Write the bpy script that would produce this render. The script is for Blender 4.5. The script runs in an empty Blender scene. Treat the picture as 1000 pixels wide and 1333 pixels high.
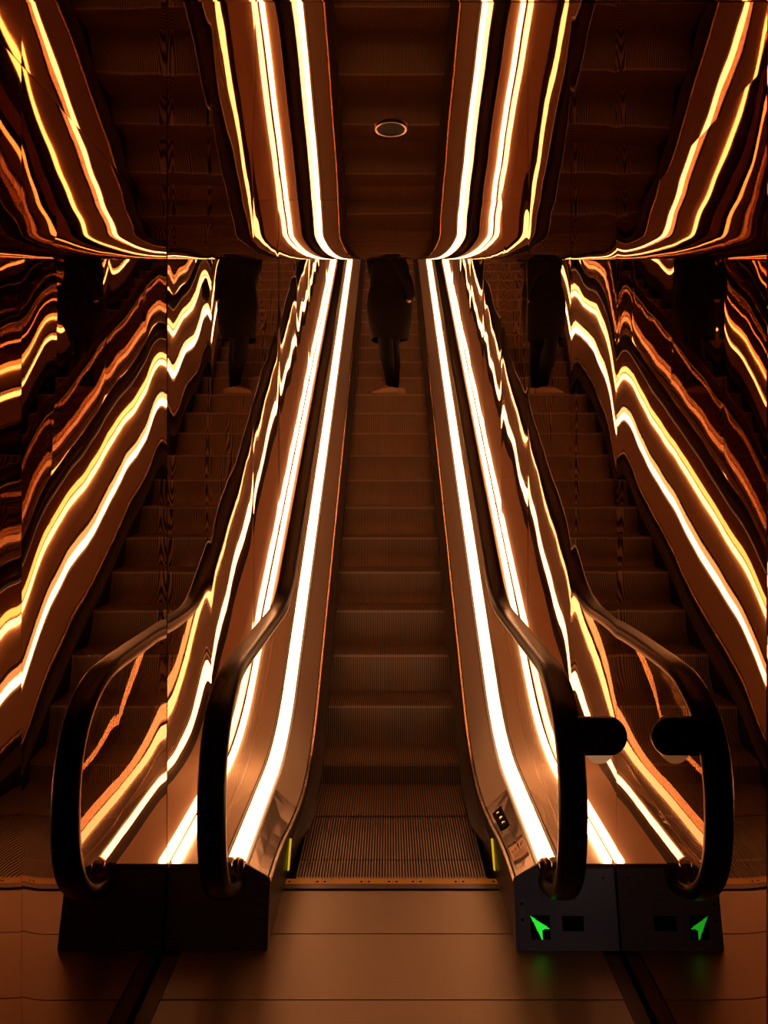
import bpy, bmesh, math, random
from mathutils import Vector, Matrix
random.seed(7)
sc = bpy.context.scene
C = sc.collection
PI = math.pi

# ------------------------------------------------------------------ helpers
def link(name, verts, faces, mats, parent=None, smooth=False, fm=None):
    me = bpy.data.meshes.new(name)
    me.from_pydata([tuple(v) for v in verts], [], [tuple(f) for f in faces])
    if not isinstance(mats, (list, tuple)): mats = [mats]
    for m in mats: me.materials.append(m)
    if fm:
        for p, i in zip(me.polygons, fm): p.material_index = i
    if smooth:
        for p in me.polygons: p.use_smooth = True
    me.update()
    o = bpy.data.objects.new(name, me); C.objects.link(o)
    if parent: o.parent = parent
    return o

def from_bm(name, bm, mats, parent=None, smooth=False, normals=True):
    if normals: bmesh.ops.recalc_face_normals(bm, faces=bm.faces[:])
    me = bpy.data.meshes.new(name); bm.to_mesh(me); bm.free()
    if not isinstance(mats, (list, tuple)): mats = [mats]
    for m in mats: me.materials.append(m)
    if smooth:
        for p in me.polygons: p.use_smooth = True
    o = bpy.data.objects.new(name, me); C.objects.link(o)
    if parent: o.parent = parent
    return o

def tag(o, label=None, cat=None, group=None, kind=None):
    if label: o['label'] = label
    if cat: o['category'] = cat
    if group: o['group'] = group
    if kind: o['kind'] = kind
    return o

def empty(name, loc=(0, 0, 0)):
    o = bpy.data.objects.new(name, None); C.objects.link(o); o.location = loc
    o.empty_display_size = .1
    return o

def bm_box(bm, x0, x1, y0, y1, z0, z1, mi=0):
    v = [bm.verts.new(p) for p in ((x0,y0,z0),(x1,y0,z0),(x1,y1,z0),(x0,y1,z0),(x0,y0,z1),(x1,y0,z1),(x1,y1,z1),(x0,y1,z1))]
    fs = []
    for q in ((0,3,2,1),(4,5,6,7),(0,1,5,4),(1,2,6,5),(2,3,7,6),(3,0,4,7)):
        f = bm.faces.new([v[i] for i in q]); f.material_index = mi; fs.append(f)
    return fs

def bm_cyl(bm, p, axis, r, l, seg=32, mi=0, r2=None):
    """closed cylinder from p along axis ('x','y','z') for length l"""
    r2 = r if r2 is None else r2
    A = {'x': Vector((1,0,0)), 'y': Vector((0,1,0)), 'z': Vector((0,0,1))}[axis]
    U = {'x': Vector((0,1,0)), 'y': Vector((1,0,0)), 'z': Vector((1,0,0))}[axis]
    W = A.cross(U); p = Vector(p)
    a = [bm.verts.new(p + (U*math.cos(t)+W*math.sin(t))*r) for t in (2*PI*i/seg for i in range(seg))]
    b = [bm.verts.new(p + A*l + (U*math.cos(t)+W*math.sin(t))*r2) for t in (2*PI*i/seg for i in range(seg))]
    for i in range(seg):
        f = bm.faces.new((a[i], a[(i+1)%seg], b[(i+1)%seg], b[i])); f.material_index = mi
    f = bm.faces.new(a[::-1]); f.material_index = mi
    f = bm.faces.new(b); f.material_index = mi

def sweep(rings, closed=True, caps=True):
    n = len(rings[0]); V = [p for r in rings for p in r]; F = []
    for i in range(len(rings)-1):
        for j in range(n if closed else n-1):
            k = (j+1) % n
            F.append((i*n+j, i*n+k, (i+1)*n+k, (i+1)*n+j))
    if caps and closed:
        F.append(tuple(range(n))[::-1]); F.append(tuple((len(rings)-1)*n+j for j in range(n)))
    return V, F

def fix_normals(o):
    bm = bmesh.new(); bm.from_mesh(o.data); bmesh.ops.recalc_face_normals(bm, faces=bm.faces[:]); bm.to_mesh(o.data); bm.free()

# ------------------------------------------------------------------ materials
def mat(name, base=(.5,.5,.5), metal=0., rough=.5, bump=None, emit=None, estr=0., coat=0., rvar=None, cvar=None, spec=None):
    m = bpy.data.materials.new(name); m.use_nodes = True
    nt = m.node_tree; b = nt.nodes['Principled BSDF']
    b.inputs['Base Color'].default_value = (*base, 1)
    b.inputs['Metallic'].default_value = metal
    b.inputs['Roughness'].default_value = rough
    if spec is not None: b.inputs['Specular IOR Level'].default_value = spec
    if coat: b.inputs['Coat Weight'].default_value = coat; b.inputs['Coat Roughness'].default_value = .12
    if emit:
        b.inputs['Emission Color'].default_value = (*emit, 1); b.inputs['Emission Strength'].default_value = estr
    tc = nt.nodes.new('ShaderNodeTexCoord')
    def noise(scale3, scale, detail=3):
        mp = nt.nodes.new('ShaderNodeMapping'); mp.inputs['Scale'].default_value = scale3
        n = nt.nodes.new('ShaderNodeTexNoise'); n.inputs['Scale'].default_value = scale; n.inputs['Detail'].default_value = detail
        nt.links.new(tc.outputs['Object'], mp.inputs[0]); nt.links.new(mp.outputs[0], n.inputs['Vector'])
        return n
    if bump:
        s3, s, strength, dist = bump
        n = noise(s3, s); bp = nt.nodes.new('ShaderNodeBump')
        bp.inputs['Strength'].default_value = strength; bp.inputs['Distance'].default_value = dist
        nt.links.new(n.outputs['Fac'], bp.inputs['Height']); nt.links.new(bp.outputs[0], b.inputs['Normal'])
    if rvar:
        s3, s, lo, hi = rvar
        n = noise(s3, s, 4); mr = nt.nodes.new('ShaderNodeMapRange')
        mr.inputs['From Min'].default_value = .3; mr.inputs['From Max'].default_value = .7
        mr.inputs['To Min'].default_value = lo; mr.inputs['To Max'].default_value = hi
        nt.links.new(n.outputs['Fac'], mr.inputs['Value']); nt.links.new(mr.outputs[0], b.inputs['Roughness'])
    if cvar:
        s3, s, c0, c1 = cvar
        n = noise(s3, s, 4); cr = nt.nodes.new('ShaderNodeValToRGB')
        cr.color_ramp.elements[0].position = .35; cr.color_ramp.elements[0].color = (*c0, 1)
        cr.color_ramp.elements[1].position = .65; cr.color_ramp.elements[1].color = (*c1, 1)
        nt.links.new(n.outputs['Fac'], cr.inputs[0]); nt.links.new(cr.outputs[0], b.inputs['Base Color'])
    return m

def mirror_mat(name, tint, rough, bump):
    m = bpy.data.materials.new(name); m.use_nodes = True
    nt = m.node_tree; nt.nodes.clear()
    out = nt.nodes.new('ShaderNodeOutputMaterial'); g = nt.nodes.new('ShaderNodeBsdfPrincipled')
    g.inputs['Metallic'].default_value = 1; g.inputs['Base Color'].default_value = (*tint, 1); g.inputs['Roughness'].default_value = rough
    tc = nt.nodes.new('ShaderNodeTexCoord'); mp = nt.nodes.new('ShaderNodeMapping')
    mp.inputs['Scale'].default_value = bump[0]
    n = nt.nodes.new('ShaderNodeTexNoise'); n.inputs['Scale'].default_value = bump[1]; n.inputs['Detail'].default_value = 1.0
    bp = nt.nodes.new('ShaderNodeBump'); bp.inputs['Strength'].default_value = 1.0; bp.inputs['Distance'].default_value = bump[2]
    nt.links.new(tc.outputs['Object'], mp.inputs[0]); nt.links.new(mp.outputs[0], n.inputs['Vector'])
    nt.links.new(n.outputs['Fac'], bp.inputs['Height']); nt.links.new(bp.outputs[0], g.inputs['Normal'])
    nt.links.new(g.outputs[0], out.inputs[0])
    return m

def glass_mat(name, front, back):
    m = bpy.data.materials.new(name); m.use_nodes = True
    nt = m.node_tree; nt.nodes.clear()
    out = nt.nodes.new('ShaderNodeOutputMaterial'); mix = nt.nodes.new('ShaderNodeMixShader')
    fr = nt.nodes.new('ShaderNodeFresnel'); fr.inputs['IOR'].default_value = 1.42
    geo = nt.nodes.new('ShaderNodeNewGeometry'); mr = nt.nodes.new('ShaderNodeMapRange')   # each skin reflects on one face only, invented to place the reflected strip lines
    mr.inputs['To Min'].default_value = front; mr.inputs['To Max'].default_value = 1/back
    nt.links.new(geo.outputs['Backfacing'], mr.inputs['Value']); nt.links.new(mr.outputs[0], fr.inputs['IOR'])
    t = nt.nodes.new('ShaderNodeBsdfTransparent'); t.inputs['Color'].default_value = (.93, .90, .84, 1)
    g = nt.nodes.new('ShaderNodeBsdfAnisotropic'); g.inputs['Color'].default_value = (.95, .90, .8, 1); g.inputs['Roughness'].default_value = .0
    nt.links.new(fr.outputs[0], mix.inputs[0]); nt.links.new(t.outputs[0], mix.inputs[1]); nt.links.new(g.outputs[0], mix.inputs[2])
    nt.links.new(mix.outputs[0], out.inputs[0])
    return m

def emit_mat(name, col, s):
    m = bpy.data.materials.new(name); m.use_nodes = True
    nt = m.node_tree; nt.nodes.clear()
    out = nt.nodes.new('ShaderNodeOutputMaterial'); e = nt.nodes.new('ShaderNodeEmission')
    e.inputs[0].default_value = (*col, 1); e.inputs[1].default_value = s
    nt.links.new(e.outputs[0], out.inputs[0]); return m

M = dict(
    wall=mirror_mat('bronze_mirror_wall', (.45, .28, .17), .009, ((1, 1, .5), 5, .0002)),
    ceil=mirror_mat('bronze_mirror_ceiling', (.58, .385, .25), .013, ((.5, 1, 1), 4, .00012)),
    seam=mat('panel_seam', (.01, .007, .005), 0, .6),
    deck=mat('satin_steel_deck', (.47, .385, .31), .5, .52, rvar=((1, .15, 1), 5, .46, .54)),
    fdeck=mat("polished_front_deck", (.34, .27, .22), 1., .24, bump=((1, .5, 1), 7, .12, .004)),
    odeck=mat('satin_steel_outer_deck', (.62, .50, .40), .6, .42, rvar=((1, .15, 1), 5, .38, .46)),
    trim=mat('polished_edge_trim', (.75, .6, .48), 1., .25),
    channel=mat('dark_channel', (.03, .022, .018), .3, .5),
    skirt=mat('dark_coated_skirt', (.022, .018, .016), .2, .42),
    brush=mat('deflector_bristle', (.05, .038, .030), .2, .55, bump=((1, 60, 1), 30, .4, .002)),
    rubber=mat('black_handrail_rubber', (.008, .0065, .006), 0, .34),
    step=mat('ribbed_step_aluminium', (.56, .48, .42), .2, .5, cvar=((1, 1, 1), 5, (.5, .43, .37), (.6, .515, .45))),
    groove=mat('step_groove', (.13, .105, .085), .2, .6), nose=mat('step_nosing', (.72, .62, .52), .2, .45),  # nosing paler and grooves darker than the step, painting in riser light and shade
    comb=mat('yellow_comb', (1., .62, .08), .1, .45),
    yellow=mat('yellow_marker', (.95, .62, .02), 0, .4, emit=(1., .6, .02), estr=.6),  # self-glow added for brightness; the marker is no lamp
    plate=mat('brushed_floor_plate', (.36, .29, .24), .85, .36, rvar=((.25, 14, 1), 22, .40, .50), bump=((.15, 30, 1), 20, .22, .0006)),
    strip=mat('floor_edge_strip', (.15, .11, .09), .6, .4),
    base=mat('dark_steel_base', (.16, .14, .145), .55, .45, rvar=((1, 1, 1), 12, .38, .52)),
    bolt=mat('steel_bolt_plate', (.22, .18, .16), .9, .38),
    hole=mat('black_recess', (.004, .003, .003), 0, .6),
    gloss=mat('black_gloss_panel', (.006, .006, .007), 0, .12),
    cap=mat('polished_newel_cap', (.45, .36, .30), 1., .16),
    glass=glass_mat('walkway_glass_skin', 1.42, 1.0), glass2=glass_mat('outer_glass_skin', 1.5, 1.0),
    tube=emit_mat('warm_light_diffuser', (1., .43, .175), 26.),
    tube2=emit_mat('warm_light_diffuser_outer', (1., .43, .175), 23.),
    green=emit_mat('green_led', (.03, 1., .05), .95),
    sticker=mat('orange_sticker', (1., .55, .28), 0, .6, spec=.05, emit=(1., .36, .12), estr=.16),  # glow put into the print so the sticker looks lit
    ink=mat('sticker_ink', (.018, .010, .008), 0, .6, spec=.05),
    chrome=mat('chrome_switch', (.8, .75, .7), 1., .12),
    drum=mat('beige_drum', (.95, .85, .7), 0, .45, emit=(1., .45, .19), estr=.28),  # weak emission stands in for light falling on the drum
    plastic=mat('black_plastic', (.010, .009, .009), 0, .42),
    coat=mat('black_wool_coat', (.012, .008, .007), 0, .9, spec=.1, bump=((1, 1, 1), 40, .2, .004)),
    trouser=mat('black_leggings', (.009, .007, .007), 0, .85, spec=.1),
    skin=mat('skin', (.55, .30, .20), 0, .5),
    shoe=mat('pale_canvas_shoe', (.95, .85, .72), 0, .7),
    sole=mat('rubber_sole', (.62, .50, .40), 0, .7),
    hair=mat('dark_hair', (.012, .008, .006), 0, .5),
    bag=mat('dark_leather_bag', (.030, .014, .010), 0, .5),
    lamp=mat('downlight_lens', (.02, .014, .011), 0, .25),
    ring=mat('downlight_trim', (.62, .50, .44), .9, .3),
)

# ------------------------------------------------------------------ the escalator's line (Y = into the picture, Z = up)
SL = .672; TH = math.atan(SL); YC = 3.902; R = 1.2
T = R*math.tan(TH/2); YS = YC-T; YE = YS+R*math.sin(TH)
Y1 = 14.0
def line_h(y):
    if y <= YS: return 0.
    if y >= YE: return SL*(y-YC)
    return R-math.sqrt(max(0, R*R-(y-YS)**2))
def along(s, y0=YS):
    """point at arc length s measured from the start of the bend"""
    if s <= 0: return YS+s, 0.
    if s < R*TH: return YS+R*math.sin(s/R), R*(1-math.cos(s/R))
    d = s-R*TH
    return YE+d*math.cos(TH), R*(1-math.cos(TH))+d*math.sin(TH)
def ysamples(a, b, n_curve=22):
    ys = [a]
    if a < YS: ys.append(YS)
    ys += [YS+(YE-YS)*i/n_curve for i in range(1, n_curve+1) if a < YS+(YE-YS)*i/n_curve < b]
    y = YE+.5
    while y < b: ys.append(y); y += .5
    ys.append(b)
    return sorted(set(round(v, 5) for v in ys if a <= v <= b))
WX = .838     # mirror planes
HC = 2.67     # ceiling height
CB, CR = 2.80, 2.17
CE = CB+CR*math.sin(TH)
def ceil_h(y):
    if y <= CB: return HC
    if y >= CE: return HC+CR*(1-math.cos(TH))+SL*(y-CE)
    return HC+CR-math.sqrt(CR*CR-(y-CB)**2)
def xin(y):     # inner edge of the balustrade foot
    t = min(1, max(0, (y-2.95)/.55)); t = t*t*(3-2*t)
    return .455+(.426-.455)*t

# ------------------------------------------------------------------ setting: floor
bm = bmesh.new()
g = .0025
seams = [-2.2, -1.7, -1.0, -.35, .32, 1.0, 1.69, 2.394, 2.735, 3.02]
for a, b in zip(seams[:-1], seams[1:]):
    bm_box(bm, -.770, .770, a+g, b-g, -.03, 0)
floor = from_bm('floor', bm, M['plate']); tag(floor, kind='structure')
bm = bmesh.new(); bm_box(bm, -WX-.02, WX+.02, -2.2, 3.7, -.06, -.034)
tag(from_bm('floor_underside', bm, M['seam']), kind='structure')
for i, s in enumerate((-1, 1)):
    bm = bmesh.new(); a, b = sorted((s*.774, s*(WX-.012))); bm_box(bm, a, b, -2.2, 2.62, -.03, -.004)
    tag(from_bm('trim_%d' % (i+1), bm, M['strip']), kind='structure')

# ------------------------------------------------------------------ setting: mirror walls (separate buckled sheets)
joints = [-2.2, -1.55, -.5, .55, 1.62, 2.685, 3.36, 4.40, 5.43, 6.46, 7.49, 8.52, 9.55, 10.58, 11.6, 12.6, 14.0]
def wall(side, name, seed):
    rnd = random.Random(seed)
    V, F, FM = [], [], []
    waves = []
    for k in range(10):
        lam = rnd.uniform(.3, 1.1); amp = .0013*lam/(2*PI)*rnd.uniform(.5, 1.2)
        waves.append((amp, 2*PI/lam, 2*PI/rnd.uniform(.7, 2.5)*rnd.choice((-1, 1)), rnd.uniform(0, 2*PI)))
    for p, (a, b) in enumerate(zip(joints[:-1], joints[1:])):
        a += .0015; b -= .0015; w = b-a
        us = sorted(set([0, .008, .016, .026, .038, .052, .068, .088, .11, .14]+[.14+(w-.28)*i/18 for i in range(19)]+[w-x for x in (0, .008, .016, .026, .038, .052, .068, .088, .11, .14)]))
        lo_a, lo_b = line_h(a)-.06, line_h(b)-.06
        hi_a, hi_b = ceil_h(a)+.01, ceil_h(b)+.01
        NV = 46
        A0 = rnd.uniform(.008, .020)*rnd.choice((-1, 1)); A1 = rnd.uniform(.008, .020)*rnd.choice((-1, 1))
        ph0, ph1 = rnd.uniform(0, 6), rnd.uniform(0, 6)
        tilt = rnd.uniform(-.0025, .0025); off = len(V)
        for j in range(NV+1):
            for u in us:
                y = a+u; t = j/NV
                lo = line_h(y)-.05 if y > 2.5 else -.035
                hi = ceil_h(y)
                h = lo+(hi-lo)*t
                d = tilt*(u-w/2); soft = .6 if p == 4 else 1.
                m0 = .75+.35*math.sin(h*2.1+ph0); m1 = .75+.35*math.sin(h*2.1+ph1)
                d += A0*m0*.045*math.exp(-u/.045)*math.cos(u/.05)
                d += A1*m1*.045*math.exp(-(w-u)/.045)*math.cos((w-u)/.05)
                for am, ky, kh, ph in waves: d += soft*am*math.sin(ky*y+kh*h+ph+p*1.7)
                V.append((side*(WX+d), y, h))
        n = len(us)
        for j in range(NV):
            for i in range(n-1):
                q = (off+j*n+i, off+j*n+i+1, off+(j+1)*n+i+1, off+(j+1)*n+i)
                F.append(q if side < 0 else q[::-1]); FM.append(0)
    o = link(name, V, F, [M['wall']], smooth=True, fm=FM)
    tag(o, kind='structure')
    # backing behind the sheets, seen only as thin dark joints
    rings = []
    for y in [-2.2, -1, 0, 1, 2, 2.5]+[2.5+.3*i for i in range(1, 39)]:
        lo = -.06; hi = ceil_h(y)+.02
        if y > 3: lo = line_h(y)-.3
        x0, x1 = side*(WX+.012), side*(WX+.04)
        rings.append([(x0, y, lo), (x1, y, lo), (x1, y, hi), (x0, y, hi)])
    VV, FF = sweep(rings); b = link(name+'_backing', VV, FF, M['seam']); fix_normals(b); tag(b, kind='structure')
wall(-1, 'wall_left', 21)
wall(1, 'wall_right', 35)

# ------------------------------------------------------------------ setting: mirror ceiling, flat then bending up over the flight
rnd = random.Random(5)
cj = [-2.2, -1.69, -.66, .37, 1.40, 2.43, 3.46, 4.49, 5.52, 6.55, 7.58, 8.61, 9.64, 10.67, 11.7, 12.73, 14.0]
V, F = [], []
cw = [(.0016*l/(2*PI)*rnd.uniform(.5, 1.1), 2*PI/l, rnd.uniform(-3, 3), rnd.uniform(0, 6)) for l in (.28, .37, .5, .66, .9)]
cwx = [(.0030*l/(2*PI)*rnd.uniform(.5, 1.1), 2*PI/l, rnd.uniform(-2, 2), rnd.uniform(0, 6)) for l in (.55, .8, 1.2)]
for p, (a, b) in enumerate(zip(cj[:-1], cj[1:])):
    a += .001; b -= .001; off = len(V); NY, NX = 44, 40
    dx = rnd.uniform(-.0015, .0015)
    for j in range(NY+1):
        y = a+(b-a)*j/NY
        for i in range(NX+1):
            x = -(WX+.003)+2*(WX+.003)*i/NX
            d = dx*x
            for am, k, kx, ph in cw: d += am*math.sin(k*y+kx*x+ph)
            for am, k, ky, ph in cwx: d += am*math.sin(k*x+ky*y+ph+.4*p)
            V.append((x, y, ceil_h(y)+d))
    n = NX+1
    for j in range(NY):
        for i in range(NX): F.append((off+j*n+i, off+(j+1)*n+i, off+(j+1)*n+i+1, off+j*n+i+1))
tag(link('ceiling', V, F, M['ceil'], smooth=True), kind='structure')
rings = [[(-WX, y, ceil_h(y)+.010), (WX, y, ceil_h(y)+.010), (WX, y, ceil_h(y)+.04), (-WX, y, ceil_h(y)+.04)]
         for y in [-2.2, 0, 2, 2.7]+[2.8+.08*i for i in range(22)]+[5+.5*i for i in range(19)]]
VV, FF = sweep(rings); b = link('ceiling_backing', VV, FF, M['seam']); fix_normals(b); tag(b, kind='structure')

bm = bmesh.new(); bm_box(bm, -WX-.02, WX+.02, 14.02, 14.06, line_h(14)-.4, ceil_h(14)+.1)
tag(from_bm('wall_back', bm, M['seam']), kind='structure')
# ------------------------------------------------------------------ downlight in the ceiling
dl = empty('recessed_downlight', (-.006, 1.915, HC))
tag(dl, 'small round recessed downlight, unlit with a thin pale ring, in the mirrored ceiling', 'ceiling light')
prof = [(.036, -.0045), (.0405, -.0060), (.0435, -.0050), (.0440, .000), (.036, .002)]
rings = [[(r*math.cos(t), r*math.sin(t), z) for r, z in prof] for t in (2*PI*i/48 for i in range(49))]
VV, FF = sweep(rings, True, False); o = link('trim_ring', VV, FF, M['ring'], dl, True); fix_normals(o)
bm = bmesh.new(); bm_cyl(bm, (0, 0, -.0035), 'z', .0365, .004, 40); from_bm('lens', bm, M['lamp'], dl)

# ------------------------------------------------------------------ escalator
esc = empty('escalator', (0, 2.7, 0))
tag(esc, 'narrow escalator going up between mirrored walls, black handrails over glowing warm light strips', 'escalator')
inv = Matrix.Translation((0, -2.7, 0))
def part(o, parent=None):
    """geometry was written in world coordinates: bring it into the escalator's frame"""
    o.data.transform(inv); o.parent = parent or esc; return o

# steps -- one cleated mesh, shared by every step
HW = .413; PITCH = .4037; NC = 66
def step_mesh(y_cut=None):
    prof = []   # (y, z, normal y, normal z)
    if y_cut is None:
        for h in [-.228*(1-i/8) for i in range(8)]+[-.016, 0.]:
            yy = -PITCH+math.sqrt(PITCH**2-h*h)
            ny, nz = -(yy+PITCH)/PITCH, h/PITCH
            prof.append((yy, h, -(yy+PITCH)/PITCH*1., -h/PITCH*-1.))
        prof.append((.004, .0, 0, 1))
        prof.append((PITCH-.004, .0, 0, 1))
    else:
        prof = [(y_cut, 0, 0, 1), (PITCH-.004, 0, 0, 1)]
    xs = []
    p = 2*HW/NC
    for i in range(NC):
        x = -HW+p*i
        xs += [(x+p*.04, 0), (x+p*.56, 0), (x+p*.62, 1), (x+p*.98, 1)]
    D = .009
    rings = [[(x, y-ny*D*g, z-nz*D*g) for x, g in xs] for y, z, ny, nz in prof]
    V, F = sweep(rings, False, False)
    # closed sides and back so the tread is a block
    return V, F
V, F = step_mesh()
def groove_mats(me, n):
    me.materials.append(M['step']); me.materials.append(M['groove']); me.materials.append(M['nose'])
    for q in me.polygons:
        j = q.index % (n-1)
        row = q.index//(n-1)
        q.material_index = 2 if (row == 8 and len(me.polygons) > 4*n) else (0 if j % 4 == 0 else 1)
    me.update()
sm = bpy.data.meshes.new('step'); sm.from_pydata(V, [], F); groove_mats(sm, 4*NC)
S_G = 3.66-YS
n_up = 25
for k in range(-1, n_up):
    y, h = along(S_G+PITCH*k)
    o = bpy.data.objects.new('step', sm); C.objects.link(o); o.parent = esc; o.location = (0, y-2.7, h-.001)
y_, h_ = along(S_G-2*PITCH)
V, F = step_mesh(3.085-y_)
o = link('step', V, F, [], esc); groove_mats(o.data, 4*NC); o.location = (0, y_-2.7, -.001)
PY, PH = along(S_G+PITCH*12)      # step carrying the person
# comb plate with its yellow comb, teeth and screws
bm = bmesh.new()
edges = [-.452, -.30, -.112, .006, .108, .29, .452]
for a, b in zip(edges[:-1], edges[1:]):
    v = [bm.verts.new(p) for p in ((a+.0006, 3.055, .006), (b-.0006, 3.055, .006), (b-.0006, 3.098, .003), (a+.0006, 3.098, .003), (a+.0006, 3.055, -.02), (b-.0006, 3.055, -.02), (b-.0006, 3.098, -.02), (a+.0006, 3.098, -.02))]
    for q in ((0,1,2,3),(4,7,6,5),(0,4,5,1),(1,5,6,2),(2,6,7,3),(3,7,4,0)): bm.faces.new([v[i] for i in q])
    for sx in ((a+.016), (b-.016)):
        bm_cyl(bm, (sx, 3.073, .002), 'z', .006, .0035, 12, 1)
p = 2*HW/NC
for i in range(NC):
    x = -HW+p*i+p*.62
    bm_box(bm, x, x+p*.32, 3.096, 3.112, -.009, .002)
bm_box(bm, -.452, .452, 3.022, 3.0555, -.02, .0055, 2)
part(from_bm('comb_plate', bm, [M['comb'], M['hole'], M['strip']]))

def strip(name, ptsf, a, b, m, closed=True, smooth=False, nc=22, parent=None):
    rings = []
    for y in ysamples(a, b, nc):
        h = line_h(y); rings.append([(x, y, h+z) for x, z in ptsf(y)])
    V, F = sweep(rings, closed, closed)
    o = part(link(name, V, F, m, None, smooth), parent)
    if closed: fix_normals(o)
    return o

for s in (-1, 1):
    # skirt: dark vertical panel beside the steps
    def f(y): x = xin(y); return [(s*x, -.26), (s*(x+.02), -.26), (s*(x+.02), .175), (s*x, .175)]
    def f0(y): x = xin(y); lo = -.26 if y > 3.4 else -.03; return [(s*x, lo), (s*(x+.02), lo), (s*(x+.02), .175+.04*max(0, min(1, (3.2-y)/.4))), (s*x, .175+.04*max(0, min(1, (3.2-y)/.4)))]
    rings = []
    for y in sorted(set([2.70, 2.85, 2.95, 3.05, 3.1, 3.15, 3.2, 3.3, 3.4, 3.5]+[v for v in ysamples(3.5, Y1)])):
        h = line_h(y); rings.append([(x, y, h+z) for x, z in f0(y)])
    V, F = sweep(rings); sk = part(link('skirt_panel', V, F, M['skirt'])); fix_normals(sk)
    # yellow marker on the skirt near the comb
    bm = bmesh.new()
    xx = s*(xin(3.185)-.004)
    q = [(xx, 3.085, .045), (xx, 3.105, .040), (xx+s*.0005, 3.185, .130), (xx+s*.0005, 3.160, .145)]
    vs = [bm.verts.new(v) for v in q]+[bm.verts.new((v[0]+s*.006, v[1], v[2])) for v in q]
    for ff in ((0,1,2,3),(4,7,6,5),(0,4,5,1),(1,5,6,2),(2,6,7,3),(3,7,4,0)): bm.faces.new([vs[i] for i in ff])
    part(from_bm('yellow_marker', bm, M['yellow']), sk)
    # skirt deflector: rail with bristles
    rings = []
    for y in sorted(set([3.17, 3.20, 3.26, 3.36, 3.45]+ysamples(3.5, Y1))):
        h = line_h(y); x = xin(y); t = min(1, max(.25, (y-3.17)/.2)); w = .054*t
        rings.append([(s*(x+.001), y, h+.070), (s*(x-w), y, h+.078), (s*(x-w), y, h+.092), (s*(x-w*.7), y, h+.104), (s*(x+.001), y, h+.118)])
    V, F = sweep(rings); df = part(link('skirt_deflector', V, F, M['brush'])); fix_normals(df)
    # polished edge trim on top of the skirt
    def f(y):
        x = xin(y); d = .04*max(0, min(1, (3.2-y)/.4))
        return [(s*(x-.002), .172+d), (s*(x+.008), .172+d), (s*(x+.008), .184+d), (s*(x-.002), .182+d)]
    rings = []
    for y in sorted(set([2.70, 2.85, 2.95, 3.05, 3.2, 3.35, 3.5]+ysamples(3.5, Y1))):
        h = line_h(y); rings.append([(x, y, h+z) for x, z in f(y)])
    V, F = sweep(rings); o = part(link('edge_trim', V, F, M['trim'])); fix_normals(o)
    # inner deck: sloping satin panels, with joints
    jd = [2.705, 3.36, 5.0, 7.4, 9.8, 12.2, Y1]
    V, F, FMD = [], [], []
    for a, b in zip(jd[:-1], jd[1:]):
        ys = sorted(set([y for y in (2.75, 2.85, 2.95, 3.05, 3.2, 3.3, 3.42, 3.5) if a < y < b]+ysamples(a+.001, b-.001)))
        rings = []
        for y in ys:
            x = xin(y); d = .04*max(0, min(1, (3.2-y)/.4)); h = line_h(y)
            P = [(x+.014, .188+d), (x+.05, .218+d*.7), (.538, .272), (.538, .255), (x+.014, .160+d)]
            rings.append([(s*px, y, h+pz) for px, pz in P])
        v, fc = sweep(rings); o0 = len(V); V += v; F += [tuple(i+o0 for i in q) for q in fc]; FMD += [1 if a < 3 else 0]*len(fc)
    ideck = part(link('inner_deck', V, F, [M['deck'], M['fdeck']], None, False, FMD)); fix_normals(ideck)
    if s > 0: deck_r = ideck
    # channel the inner light strip and the glass stand in
    strip('light_channel', lambda y: [(s*.5385, .252), (s*.5385, .270), (s*.546, .270), (s*.549, .262), (s*.5935, .262), (s*.5935, .282), (s*.640, .282), (s*.640, .252)], 2.712, Y1, M['channel'])
    # light strips: half-round diffusers
    def tubef(cx, cz, r, n=10, a0=-.15*PI, a1=1.15*PI):
        return lambda y: [(s*(cx+r*math.cos(a0+(a1-a0)*i/n)), cz+r*math.sin(a0+(a1-a0)*i/n)) for i in range(n+1)]
    o = strip('light_strip', tubef(.5755, .271, .0165), 2.716, Y1, M['tube'], smooth=True, nc=30)
    o['label'] = 'glowing inner strip at the foot of the glass'
    o = strip('light_strip', tubef(.8140, .285, .0160), 2.716, Y1, M['tube2'], smooth=True, nc=30)
    o['label'] = 'thin glowing outer strip against the mirror'
    # outer deck between glass and mirror
    jd = [2.705, 3.95, 6.0, 8.4, 10.8, Y1]; V, F = [], []
    for a, b in zip(jd[:-1], jd[1:]):
        rings = [[(s*px, y, line_h(y)+pz) for px, pz in ((.641, .25), (.641, .281), (.800, .281), (.800, .274), (.832, .274), (.832, .25))] for y in ysamples(a+.001, b-.001)]
        v, fc = sweep(rings); o0 = len(V); V += v; F += [tuple(i+o0 for i in q) for q in fc]
    o = part(link('outer_deck', V, F, M['odeck'])); fix_normals(o)

    # handrail path: flat at the bottom, round newel, then parallel to the flight
    HX = .597; HT = 1.012
    path = []
    def sgp(v): return math.copysign(abs(v)**(2/2.45), v)
    ya = (HT+SL*YC-.965)/SL; r = .75; t = r*math.tan(TH/2)
    NCY, NCZ, NA, NB = 2.80, .615, .42, .397
    ang = [math.radians(a) for a in range(-112, 1, 6)]
    # start inside the base, go forward, round the newel and back
    path.append((2.84, NCZ-NB+.004)); path.append((2.78, NCZ-NB))
    for i in range(0, 31):
        a = -PI/2-PI*i/30
        path.append((NCY+NA*sgp(math.cos(a)), NCZ+NB*sgp(math.sin(a))))
    top = NCZ+NB
    path += [(NCY+.2, top), (NCY+.5, top), (ya-t-.1, top)]
    for i in range(0, 13):
        a = TH*i/12
        path.append((ya-t+r*math.sin(a), top+r*(1-math.cos(a))))
    yy = path[-1][0]; zz = path[-1][1]
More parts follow.
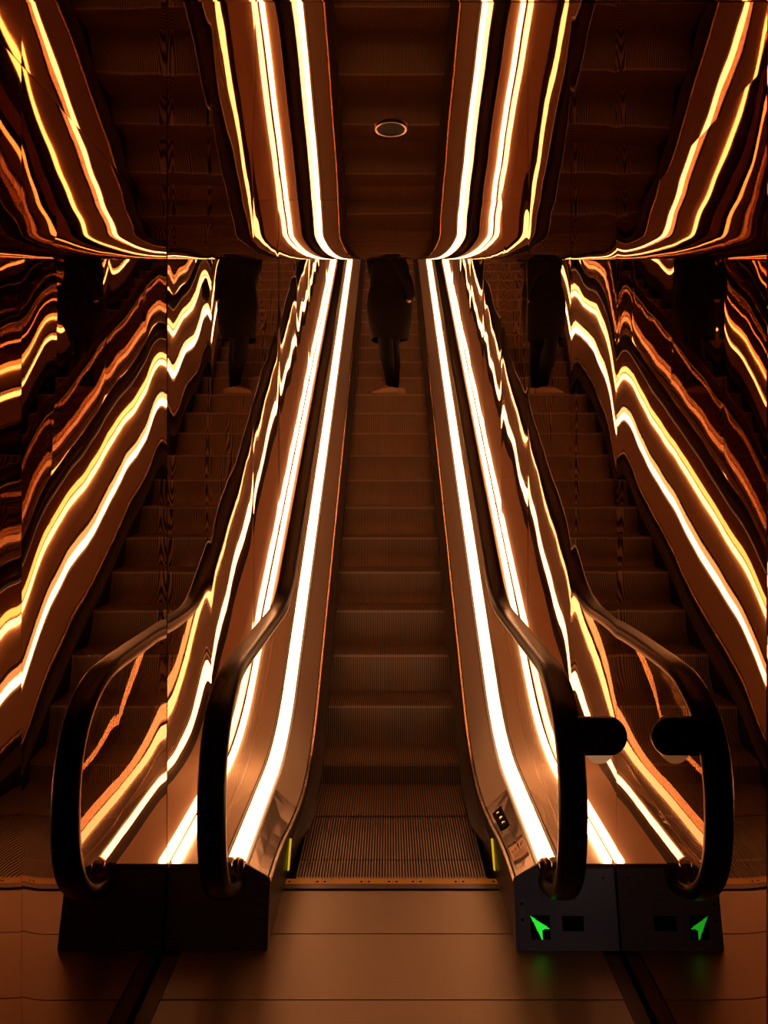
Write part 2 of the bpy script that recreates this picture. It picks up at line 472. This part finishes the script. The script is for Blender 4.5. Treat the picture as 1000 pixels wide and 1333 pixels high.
    while yy < Y1-.4: yy += .6; zz += .6*SL; path.append((yy, zz))
    # C-section (across x, outward normal)
    sec = [(-.046, -.010), (-.048, .002), (-.045, .015), (-.034, .0235), (-.014, .0265), (.014, .0265), (.034, .0235), (.045, .015), (.048, .002), (.046, -.010), (.037, -.021), (.022, -.023), (.016, -.010), (-.016, -.010), (-.022, -.023), (-.037, -.021)]
    rings = []; inner = []
    for i, (y, z) in enumerate(path):
        a = path[max(0, i-1)]; b = path[min(len(path)-1, i+1)]
        ty, tz = b[0]-a[0], b[1]-a[1]; L = math.hypot(ty, tz); ty /= L; tz /= L
        ny, nz = -tz, ty          # left-hand normal
        if i < 3: pass
        # outward: away from the newel's centre / upward
        if y < NCY+.25 and z < top-.001:
            oy, oz = (y-NCY)/NA**2, (z-NCZ)/NB**2
        else: oy, oz = -.0, 1.
        if ny*oy+nz*oz < 0: ny, nz = -ny, -nz
        rings.append([(s*(HX+px), y+ny*pn, z+nz*pn) for px, pn in sec])
        inner.append((y-ny*.022, z-nz*.022))
    V, F = sweep(rings); hr = part(link('handrail', V, F, M['rubber'], None, True)); fix_normals(hr)
    # thin metal guide profile under the rubber
    rings = []
    for i, (y, z) in enumerate(path[2:], 2):
        iy, iz = inner[i]; dy, dz = iy-y, iz-z; L = math.hypot(dy, dz); dy /= L; dz /= L
        rings.append([(s*(HX+px), iy+dy*pn, iz+dz*pn) for px, pn in ((-.014, -.004), (.014, -.004), (.014, .014), (-.014, .014))])
    V, F = sweep(rings); o = part(link('handrail_guide', V, F, M['cap'])); fix_normals(o)
    # glass: one sheet from the channel up to the handrail guide
    GI, GO = s*.5925, s*.625      # two skins: walkway side and mirror side
    lowy = [q for q in ysamples(2.9, Y1)]
    def rail_h(y):      # underside of the guide on the flight side
        best = None
        for (a, b) in zip(inner[32:-1], inner[33:]):
            if a[0] <= y <= b[0] and b[0] > a[0]:
                return a[1]+(b[1]-a[1])*(y-a[0])/(b[0]-a[0])
        return inner[-1][1]+SL*(y-inner[-1][0])
    # grid in sheet coordinates: each column vertical from deck to rail
    V, F = [], []
    cols = []
    for i in range(0, 25):
        a = PI-(PI/2)*i/24         # newel front to top
        y = NCY+(NA-.03)*sgp(math.cos(a)); up = NCZ+(NB-.03)*sgp(math.sin(a))
        dn = NCZ-(NB-.03)*sgp(math.sin(a))
        lo = dn if y < 2.715 else .283
        cols.append((y, max(lo, dn) if y < 2.715 else .2625, up))
    y = NCY+.1
    ysx = sorted(set([NCY+.1, NCY+.3, NCY+.5]+[3.3+.06*i for i in range(20)]+ysamples(4.5, Y1-.4)))
    for y in ysx: cols.append((y, line_h(y)+.2625, rail_h(y)))
    FMI = []
    for k, gx in enumerate((GI, GO)):
        o0 = len(V)
        for y, lo, up in cols: V += [(gx, y, lo), (gx, y, up)]
        for i in range(len(cols)-1):
            q = (o0+2*i, o0+2*i+2, o0+2*i+3, o0+2*i+1)      # counter-clockwise seen from +x
            want = 1 if gx == GO else -1                    # reflecting face looks outwards (GO) or to the steps (GI)
            F.append(q if want*s > 0 else q[::-1]); FMI.append(k)
    gp = part(link('glass_panel', V, F, [M['glass'], M['glass2']], None, False, FMI)); gp['label'] = 'clear glass balustrade panel'

    # newel base: front box with leaning face and chamfered inner top corner
    pol = [(.4555, 0), (.4555, .232), (.548, .282), (.8345, .282), (.8345, 0)]
    bm = bmesh.new()
    fr = [bm.verts.new((s*x, 2.635+.26*z, z)) for x, z in pol]
    bk = [bm.verts.new((s*x, 2.704, z)) for x, z in pol]
    lo = [(.4555, 0), (.8345, 0)]
    n = len(pol)
    bm.faces.new(fr); bm.faces.new(bk[::-1])
    for i in range(n): bm.faces.new((fr[i], fr[(i+1) % n], bk[(i+1) % n], bk[i]))
    bmesh.ops.recalc_face_normals(bm, faces=bm.faces[:])
    bmesh.ops.bevel(bm, geom=[e for e in bm.edges], offset=.0025, segments=2, affect='EDGES')
    nb = part(from_bm('newel_base', bm, M['base']))
    # bolt plate, stadium with two screws, lying on the leaning face
    def fp(x, z, off=0.): return (s*x, 2.635+.26*z-off, z)
    bm = bmesh.new()
    ring = []
    for i in range(24):
        a = 2*PI*i/24; ring.append((.482+.0105*math.cos(a), .128+.0105*math.sin(a)+(.033 if math.sin(a) > 0 else -.033)))
    f_ = [bm.verts.new(fp(x, z, .003)) for x, z in ring]; b_ = [bm.verts.new(fp(x, z, -.002)) for x, z in ring]
    bm.faces.new(f_); bm.faces.new(b_[::-1])
    for i in range(24): bm.faces.new((f_[i], f_[(i+1) % 24], b_[(i+1) % 24], b_[i]))
    for zc in (.152, .100):
        cx, cy, cz = fp(.482, zc, .0042); bm_cyl(bm, (cx, cy, cz), 'y', .0062, .004, 14, 1)
    part(from_bm('bolt_plate', bm, [M['bolt'], M['hole']]), nb)
    # rubber inlet boot where the handrail enters the base
    bm = bmesh.new()
    for r0, r1, d0, d1 in ((.050, .046, .000, .018), (.046, .040, .018, .030)):
        cx, cy, cz = fp(HX, .222, d1)
        bm_cyl(bm, (cx, cy, cz), 'y', r1, d1-d0+.001, 32, 0, r0)
    part(from_bm('handrail_inlet', bm, M['plastic'], None, False), nb)
    # polished cap closing the light strip's end
    bm = bmesh.new()
    rr = []
    for y, sc_, zz in ((2.716, 1.0, .2765), (2.700, 1.0, .274), (2.688, .85, .262), (2.676, .55, .245)):
        rr.append([(s*.577+.027*sc_*math.cos(a), y, zz+.026*sc_*math.sin(a)) for a in (2*PI*i/20 for i in range(20))])
    V, F = sweep(rr); o = part(link('strip_end_cap', V, F, M['cap'], None, True)); fix_normals(o)

    if s > 0:
        # direction display: black window with a green LED arrow
        bm = bmesh.new()
        q = [fp(.5115, .114, .002), fp(.583, .114, .002), fp(.583, .038, .002), fp(.5115, .038, .002)]
        bk = [(a, b+.006, c) for a, b, c in q]
        vs = [bm.verts.new(v) for v in q+bk]
        for ff in ((0,1,2,3),(4,7,6,5),(0,4,5,1),(1,5,6,2),(2,6,7,3),(3,7,4,0)): bm.faces.new([vs[i] for i in ff])
        tri = [(-.01, .995), (.98, .46), (.58, .41), (.57, -.03)]
        def inside(px, py):
            c = False; n = len(tri)
            for i in range(n):
                (x0, y0), (x1, y1) = tri[i], tri[(i+1) % n]
                if (y0 > py) != (y1 > py) and px < (x1-x0)*(py-y0)/(y1-y0)+x0: c = not c
            return c
        N = 22
        for i in range(N):
            for j in range(N+1):
                u, v = (i+.5)/N, (j+.3)/N
                if not inside(u, v): continue
                x = .5115+.0715*u; z = .038+.076*v; w = .0715/N*.46; hh = .076/N*.44
                c4 = [fp(x-w, z-hh, .0026), fp(x+w, z-hh, .0026), fp(x+w, z+hh, .0026), fp(x-w, z+hh, .0026)]
                f_ = bm.faces.new([bm.verts.new(v_) for v_ in c4]); f_.material_index = 1
        o = part(from_bm('direction_display', bm, [M['gloss'], M['green']], None, False, False), nb)
        o['label'] = 'green LED arrow on a black window'
        bm = bmesh.new()
        q = [fp(.628, .112, .0015), fp(.708, .112, .0015), fp(.708, .064, .0015), fp(.628, .064, .0015)]
        vs = [bm.verts.new(v) for v in q+[(a, b+.006, c) for a, b, c in q]]
        for ff in ((0,1,2,3),(4,7,6,5),(0,4,5,1),(1,5,6,2),(2,6,7,3),(3,7,4,0)): bm.faces.new([vs[i] for i in ff])
        part(from_bm('dark_window', bm, M['gloss']), nb)
        for (zx, zz) in ((.79, .235),):
            bm = bmesh.new(); c = fp(zx, zz, .002); bm_cyl(bm, c, 'y', .004, .004, 12); part(from_bm('screw', bm, M['hole']), nb)

# things lying in / on the right inner deck
def dpt(y, t, off=0.):
    """point on the right inner deck: t = 0 at its inner edge, 1 at the light strip; off above the surface"""
    x = xin(y); d = .04*max(0, min(1, (3.2-y)/.4)); h = line_h(y)
    P = [(x+.014, .188+d), (x+.05, .218+d*.7), (.538, .272)]
    L0 = math.dist(P[0], P[1]); L1 = math.dist(P[1], P[2]); q = t*(L0+L1)
    if q < L0: a, b, k = P[0], P[1], q/L0
    else: a, b, k = P[1], P[2], (q-L0)/L1
    nx, nz = -(b[1]-a[1]), b[0]-a[0]; L = math.hypot(nx, nz)
    return (a[0]+(b[0]-a[0])*k+nx/L*off, y, h+a[1]+(b[1]-a[1])*k+nz/L*off)

def text_mesh(txt):
    cu = bpy.data.curves.new('lettering', 'FONT'); cu.body = txt; cu.align_x = 'CENTER'; cu.align_y = 'CENTER'; cu.size = 1; cu.resolution_u = 2
    ob = bpy.data.objects.new('lettering', cu); C.objects.link(ob)
    dg = bpy.context.evaluated_depsgraph_get(); me = bpy.data.meshes.new_from_object(ob.evaluated_get(dg))
    bpy.data.objects.remove(ob); vs = [v.co.copy() for v in me.vertices]; fs = [tuple(p.vertices) for p in me.polygons]
    bpy.data.meshes.remove(me)
    w = max(v.x for v in vs)-min(v.x for v in vs); cx = (max(v.x for v in vs)+min(v.x for v in vs))/2
    hgt = max(v.y for v in vs)-min(v.y for v in vs); cy = (max(v.y for v in vs)+min(v.y for v in vs))/2
    return [((v.x-cx)/w, (v.y-cy)/hgt) for v in vs], fs

# caution sticker: u across the deck (0..1), v down towards the camera (0..1)
SY0, SY1, ST0, ST1 = 2.955, 2.795, .10, .93
def sp(u, v, off): return dpt(SY0+(SY1-SY0)*v, ST0+(ST1-ST0)*u, off)
bm = bmesh.new()
def quad(u0, u1, v0, v1, off, mi, nu=4):
    for i in range(nu):
        a, b = u0+(u1-u0)*i/nu, u0+(u1-u0)*(i+1)/nu
        f = bm.faces.new([bm.verts.new(sp(*p, off)) for p in ((a, v0), (a, v1), (b, v1), (b, v0))]); f.material_index = mi
def poly(pts, off, mi):
    f = bm.faces.new([bm.verts.new(sp(u, v, off)) for u, v in pts]); f.material_index = mi
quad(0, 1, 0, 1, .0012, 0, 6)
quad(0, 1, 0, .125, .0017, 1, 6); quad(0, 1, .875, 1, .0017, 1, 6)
tv, tf = text_mesh('CAUTION')
for vc in (.0625, .9375):
    vv = [bm.verts.new(sp(.5+x*.88, vc-y*.075, .0022)) for x, y in tv]
    for q in tf:
        f = bm.faces.new([vv[i] for i in q]); f.material_index = 0
def circle(cu, cv, ru, rv, n=10): return [(cu+ru*math.cos(2*PI*i/n), cv+rv*math.sin(2*PI*i/n)) for i in range(n)]
def figure(cu, v0, sc_):    # small standing figure pictogram
    poly(circle(cu, v0, .028*sc_, .028*sc_), .0022, 1)
    poly([(cu-.05*sc_, v0+.035*sc_), (cu+.05*sc_, v0+.035*sc_), (cu+.03*sc_, v0+.13*sc_), (cu-.03*sc_, v0+.13*sc_)], .0022, 1)
    poly([(cu-.028*sc_, v0+.13*sc_), (cu-.004*sc_, v0+.13*sc_), (cu-.01*sc_, v0+.24*sc_), (cu-.03*sc_, v0+.24*sc_)], .0022, 1)
    poly([(cu+.004*sc_, v0+.13*sc_), (cu+.028*sc_, v0+.13*sc_), (cu+.03*sc_, v0+.24*sc_), (cu+.01*sc_, v0+.24*sc_)], .0022, 1)
figure(.58, .20, 1.15); figure(.34, .32, .72)
poly([(.40, .37), (.52, .27), (.53, .285), (.41, .385)], .0022, 1)
for cu, v0 in ((.16, .36), (.84, .27)):   # box / handrail pictograms
    poly([(cu-.06, v0), (cu-.03, v0), (cu-.03, v0+.11), (cu-.06, v0+.11)], .0022, 1)
    poly([(cu+.03, v0), (cu+.06, v0), (cu+.06, v0+.11), (cu+.03, v0+.11)], .0022, 1)
    poly([(cu-.03, v0+.085), (cu+.03, v0+.085), (cu+.03, v0+.11), (cu-.03, v0+.11)], .0022, 1)
rl = random.Random(3)
for k in range(6):
    v = .56+.042*k; u = .14
    while u < .80:
        w = rl.uniform(.05, .13); quad(u, min(u+w, .86), v, v+.012, .0022, 1, 1); u += w+.025
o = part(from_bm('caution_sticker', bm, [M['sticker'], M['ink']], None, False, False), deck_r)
o['label'] = 'orange caution sticker with black bands'
# key switch: dark recess frame with chrome barrels
bm = bmesh.new()
a = [dpt(3.275, .10, .003), dpt(3.10, .10, .003), dpt(3.10, .56, .003), dpt(3.275, .56, .003)]
b = [dpt(3.275, .10, -.004), dpt(3.10, .10, -.004), dpt(3.10, .56, -.004), dpt(3.275, .56, -.004)]
vs = [bm.verts.new(v) for v in a+b]
for ff in ((0,1,2,3),(4,7,6,5),(0,4,5,1),(1,5,6,2),(2,6,7,3),(3,7,4,0)): bm.faces.new([vs[i] for i in ff])
for yk, tk, r in ((3.235, .30, .0095), (3.185, .34, .0105), (3.135, .34, .0105)):
    px, py, pz = dpt(yk, tk, .002)
    i0 = len(bm.faces); bm_cyl(bm, (px, py, pz), 'z', r, .008, 18, 1, r*.8); bm_cyl(bm, (px, py, pz+.008), 'z', r*.4, .004, 10, 1)
part(from_bm('key_switch', bm, [M['gloss'], M['chrome']]), deck_r)

# guard hanging off the right newel: black rounded plate in front, pale drum behind
bm = bmesh.new()
GY, GZ, GR = 2.44, .857, .0635
out = [(.628, GZ+GR), (.628, GZ-GR)]+[(.738+GR*math.sin(a)*.92, GZ-GR*math.cos(a)) for a in (PI*i/16 for i in range(17))]
f_ = [bm.verts.new((x, GY, z)) for x, z in out]; b_ = [bm.verts.new((x, GY+.02, z)) for x, z in out]
bm.faces.new(f_); bm.faces.new(b_[::-1])
for i in range(len(out)): bm.faces.new((f_[i], f_[(i+1) % len(out)], b_[(i+1) % len(out)], b_[i]))
bm_cyl(bm, (.732, GY-.003, GZ+.004), 'y', .020, .004, 24, 1)
gd = part(from_bm('handrail_guard', bm, [M['plastic'], M['hole']])); gd['label'] = 'black rounded guard plate on the newel'
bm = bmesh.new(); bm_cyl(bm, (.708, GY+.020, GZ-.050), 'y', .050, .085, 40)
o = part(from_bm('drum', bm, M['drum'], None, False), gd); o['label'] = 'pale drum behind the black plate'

# ------------------------------------------------------------------ person riding up, seen from behind, facing left
def ring_el(cx, cy, z, rx, ry, n=28, rot=0., bulge=0.):
    P = []
    for i in range(n):
        a = 2*PI*i/n; x, y = rx*math.cos(a), ry*math.sin(a)
        P.append((cx+x*math.cos(rot)-y*math.sin(rot), cy+x*math.sin(rot)+y*math.cos(rot), z))
    return P
def subsurf(o, l=1):
    m = o.modifiers.new('s', 'SUBSURF'); m.levels = l; m.render_levels = l; return o
def skin_obj(name, joints_, edges_, m, parent, root=0):
    me = bpy.data.meshes.new(name); me.from_pydata([j[0] for j in joints_], edges_, [])
    o = bpy.data.objects.new(name, me); C.objects.link(o); o.parent = parent
    md = o.modifiers.new('skin', 'SKIN'); md.use_smooth_shade = True
    for i, j in enumerate(joints_):
        r = j[1]; o.data.skin_vertices[0].data[i].radius = r if isinstance(r, tuple) else (r, r)
    o.data.skin_vertices[0].data[root].use_root = True
    subsurf(o, 2); me.materials.append(m); return o
per = empty('person', (-.005, PY+.17, PH)); per.scale = (1, 1, 1)
tag(per, 'person in a knee-length black coat and pale shoes standing on the escalator, seen from behind', 'person')
# body: one continuous figure (x right, y away, z up; facing left = -x)
bj = [((.00, .00, .90), (.125, .105)), ((.00, .00, 1.08), (.115, .10)), ((.00, .0, 1.26), (.13, .11)), ((.00, 0, 1.38), (.10, .085)), ((-.01, 0, 1.46), .052), ((-.025, 0, 1.54), .07), ((-.03, 0, 1.63), (.088, .076)),
      ((.04, .075, .82), .080), ((.035, .07, .50), .054), ((.048, .045, .30), .046), ((.055, .04, .09), .034), ((-.05, .045, .035), .024),
      ((-.04, -.075, .82), .080), ((-.035, -.055, .50), .054), ((-.01, -.05, .30), .046), ((.018, -.045, .09), .034), ((-.10, -.058, .035), .024),
      ((.03, .15, 1.36), .056), ((-.10, .19, 1.14), .042), ((-.17, .11, 1.36), .033), ((-.19, .07, 1.46), .026),
      ((.04, -.15, 1.36), .056), ((.17, -.17, 1.14), .042), ((.215, -.13, 1.00), .033), ((.19, -.10, .93), .026)]
be = [(0,1),(1,2),(2,3),(3,4),(4,5),(5,6),(0,7),(7,8),(8,9),(9,10),(10,11),(0,12),(12,13),(13,14),(14,15),(15,16),(3,17),(17,18),(18,19),(19,20),(3,21),(21,22),(22,23),(23,24)]
body = skin_obj('body', bj, be, M['skin'], per)
# fingers and face details belong to the body: grown as one more skinned mesh child per hand
def hand(name, base, d, spread):
    d = Vector(d).normalized(); sp_ = Vector(spread).normalized(); curl = d.cross(sp_)
    J = [(Vector(base), .024), (Vector(base)+d*.045, (.030, .014))]; E = [(0, 1)]
    for k, ln in enumerate((.062, .074, .070, .055)):
        o_ = Vector(base)+d*.075+sp_*(.027-.018*k); i = len(J)
        J.append((o_, .0095)); J.append((o_+d*ln*.55+curl*.008, .0085)); J.append((o_+d*ln*.9+curl*.028, .0075))
        E += [(1, i), (i, i+1), (i+1, i+2)]
    i = len(J); o_ = Vector(base)+d*.03+sp_*.034
    J += [(o_, .0105), (o_+d*.035+sp_*.018+curl*.01, .009)]; E += [(0, i), (i, i+1)]
    return skin_obj(name, J, E, M['skin'], per)
hand('hand', (-.19, .07, 1.46), (-.3, -.45, .85), (0, 1, 0))
hand('hand', (.19, -.10, .93), (-.6, .3, -1), (-1, 0, 0))
# head features
for nm, x, y, z, rx, ry, rz in (('nose', -.122, 0, 1.60, .016, .013, .022), ('ear', -.03, .083, 1.60, .018, .010, .03), ('ear', -.03, -.083, 1.60, .018, .010, .03), ('eye', -.108, .032, 1.625, .008, .013, .008), ('eye', -.108, -.032, 1.625, .008, .013, .008), ('mouth', -.108, 0, 1.553, .008, .022, .007)):
    bm = bmesh.new(); r_ = bmesh.ops.create_uvsphere(bm, u_segments=14, v_segments=8, radius=1)
    for v in r_['verts']: v.co = Vector((x+v.co.x*rx, y+v.co.y*ry, z+v.co.z*rz))
    from_bm(nm, bm, M['hair'] if nm == 'eye' else M['skin'], per, True)
rings = [ring_el(-.012, 0, 1.715, .03, .03, 24), ring_el(-.012, 0, 1.705, .075, .068, 24), ring_el(-.005, 0, 1.675, .096, .086, 24), ring_el(.01, 0, 1.62, .090, .090, 24), ring_el(.025, 0, 1.55, .075, .086, 24), ring_el(.04, 0, 1.47, .060, .09, 24), ring_el(.055, 0, 1.38, .045, .085, 24)]
V, F = sweep(rings); o = link('hair', V, F, M['hair'], per, True); fix_normals(o)
# leggings: two lofted legs joined under the coat
bm_ = []
V, F = [], []
for J in ([(.04, .072, .84, .100), (.035, .07, .66, .086), (.035, .07, .52, .072), (.045, .06, .38, .070), (.052, .045, .22, .054), (.055, .04, .085, .043)],
          [(-.04, -.07, .84, .102), (-.040, -.06, .66, .088), (-.035, -.055, .52, .074), (-.022, -.05, .38, .071), (.004, -.047, .22, .055), (.018, -.045, .085, .043)]):
    rings = [ring_el(x, y, z, r, r*.95, 20) for x, y, z, r in J]
    v, f = sweep(rings); o0 = len(V); V += v; F += [tuple(i+o0 for i in q) for q in f]
o = link('leggings', V, F, M['trouser'], per, True); fix_normals(o)
# coat: lofted from hem to collar, with sleeves
prof = [(.566, .012, .178, .165), (.64, .010, .186, .17), (.72, .004, .203, .178), (.82, .000, .214, .185), (.92, -.002, .218, .188), (1.02, .000, .206, .178), (1.12, .004, .188, .168), (1.22, .008, .182, .178), (1.32, .012, .178, .188), (1.39, .010, .150, .165), (1.43, .002, .095, .10), (1.46, -.005, .075, .08)]
rings = []
for k, (z, cx, rx, ry) in enumerate(prof):
    ring = []
    for i in range(36):
        a = 2*PI*i/36; wob = 1+.018*math.sin(5*a+1.3)*(1.4-z)
        ring.append((cx+1.10*rx*wob*math.cos(a), ry*wob*math.sin(a), z+(.012*math.sin(a*2+.5) if k == 0 else 0)))
    rings.append(ring)
V, F = sweep(rings, True, False)
def tubeN(pts, n=14):
    out = []
    for i, (p, r) in enumerate(pts):
        a = Vector(pts[max(0, i-1)][0]); b = Vector(pts[min(len(pts)-1, i+1)][0]); t = (b-a).normalized()
        u = t.cross(Vector((0, 1, 0) if abs(t.y) < .9 else (1, 0, 0))).normalized(); w = t.cross(u)
        out.append([tuple(Vector(p)+(u*math.cos(2*PI*j/n)+w*math.sin(2*PI*j/n))*r) for j in range(n)])
    return out
for pts in ([((.02, .12, 1.40), .06), ((.02, .165, 1.33), .080), ((-.05, .185, 1.21), .072), ((-.10, .19, 1.15), .066), ((-.145, .155, 1.23), .060), ((-.175, .11, 1.36), .056), ((-.19, .075, 1.445), .052)],
            [((.04, -.12, 1.40), .06), ((.07, -.155, 1.33), .078), ((.13, -.18, 1.22), .066), ((.175, -.18, 1.13), .060), ((.20, -.165, 1.07), .054), ((.215, -.135, 1.00), .050), ((.205, -.115, .965), .048)]):
    v, f = sweep(tubeN(pts)); o0 = len(V); V += v; F += [tuple(i+o0 for i in q) for q in f]
o = link('coat', V, F, M['coat'], per, True); fix_normals(o)
# shoes pointing left, low canvas with pale sole
def shoe(cx, cy, L, rot):
    rings = []
    cr, srr = math.cos(rot), math.sin(rot)
    prof = [(.5, .030, .008, .062), (.46, .036, .003, .070), (.36, .038, 0, .082), (.22, .038, 0, .088), (.08, .039, 0, .084), (-.08, .042, 0, .068), (-.24, .046, 0, .050), (-.36, .044, 0, .040), (-.45, .034, .002, .032), (-.5, .018, .006, .022)]
    for t, w, lo, hi in prof:
        x = t*L; r_ = []
        for (py, pz) in ((-w, lo), (-w*1.02, lo+.018), (-w*.9, lo+(hi-lo)*.6), (-w*.5, hi*.97), (0, hi), (w*.5, hi*.97), (w*.9, lo+(hi-lo)*.6), (w*1.02, lo+.018), (w, lo)):
            r_.append((cx+x*cr-py*srr, cy+x*srr+py*cr, pz))
        rings.append(r_)
    return rings
for cx, cy, rot in ((-.045, -.058, .10), (.035, .045, -.12)):
    V, F = sweep(shoe(cx, cy, .268, rot)); o = link('shoe', V, F, M['shoe'], per, True); fix_normals(o); subsurf(o, 1)
    # laces over the instep
    bm = bmesh.new()
    for k in range(4):
        x = cx-.055+.022*k; hz = .052+.0075*k
        bm_box(bm, x-.004, x+.004, cy-.030, cy+.030, hz+.004, hz+.012)
    from_bm('laces', bm, M['sole'], o)
KP = 1.065
for o in [c for c in bpy.data.objects if c.parent == per or (c.parent and c.parent.parent == per)]:
    o.data.transform(Matrix.Scale(KP, 4))
    if o.data.skin_vertices:
        for v in o.data.skin_vertices[0].data: v.radius = (v.radius[0]*KP, v.radius[1]*KP)
per.location.z += .002
# ------------------------------------------------------------------ unseen spot added behind the camera to lift the right newel base
L = bpy.data.lights.new('base_fill_spot', 'SPOT'); L.energy = 14; L.shadow_soft_size = .08; L.color = (1., .86, .92)
L.spot_size = math.radians(13); L.spot_blend = .9
lo = bpy.data.objects.new('base_fill_spot', L); C.objects.link(lo); lo.location = (.45, -1.5, 1.5)
lo.rotation_euler = (Vector((.72, 2.64, .10))-lo.location).to_track_quat('-Z', 'Y').to_euler()

w = bpy.data.worlds.new('world'); sc.world = w; w.use_nodes = True
w.node_tree.nodes['Background'].inputs[0].default_value = (.02, .011, .007, 1); w.node_tree.nodes['Background'].inputs[1].default_value = .9

# ------------------------------------------------------------------ camera
cam = bpy.data.cameras.new('camera'); co = bpy.data.objects.new('camera', cam); C.objects.link(co); sc.camera = co
co.location = (-.012, 0, 1.76); PITCHC = 0.
co.rotation_euler = (PI/2-PITCHC, 0, 0)
cam.sensor_fit = 'HORIZONTAL'; cam.sensor_width = 36; cam.lens = 938/1000*36
FOC = 938; cy_ = 612+FOC*math.tan(PITCHC)
cam.shift_x = (500-506)/1000; cam.shift_y = (cy_-666.5)/1000
cam.clip_start = .02
sc.view_settings.view_transform = 'Standard'; sc.view_settings.look = 'None'
sc.view_settings.exposure = 0; sc.view_settings.gamma = 1
cy = sc.cycles
cy.max_bounces = 20; cy.glossy_bounces = 18; cy.diffuse_bounces = 4; cy.transparent_max_bounces = 24; cy.transmission_bounces = 12
cy.use_denoising = True; cy.sample_clamp_indirect = 12; cy.blur_glossy = .5
cy.caustics_reflective = True
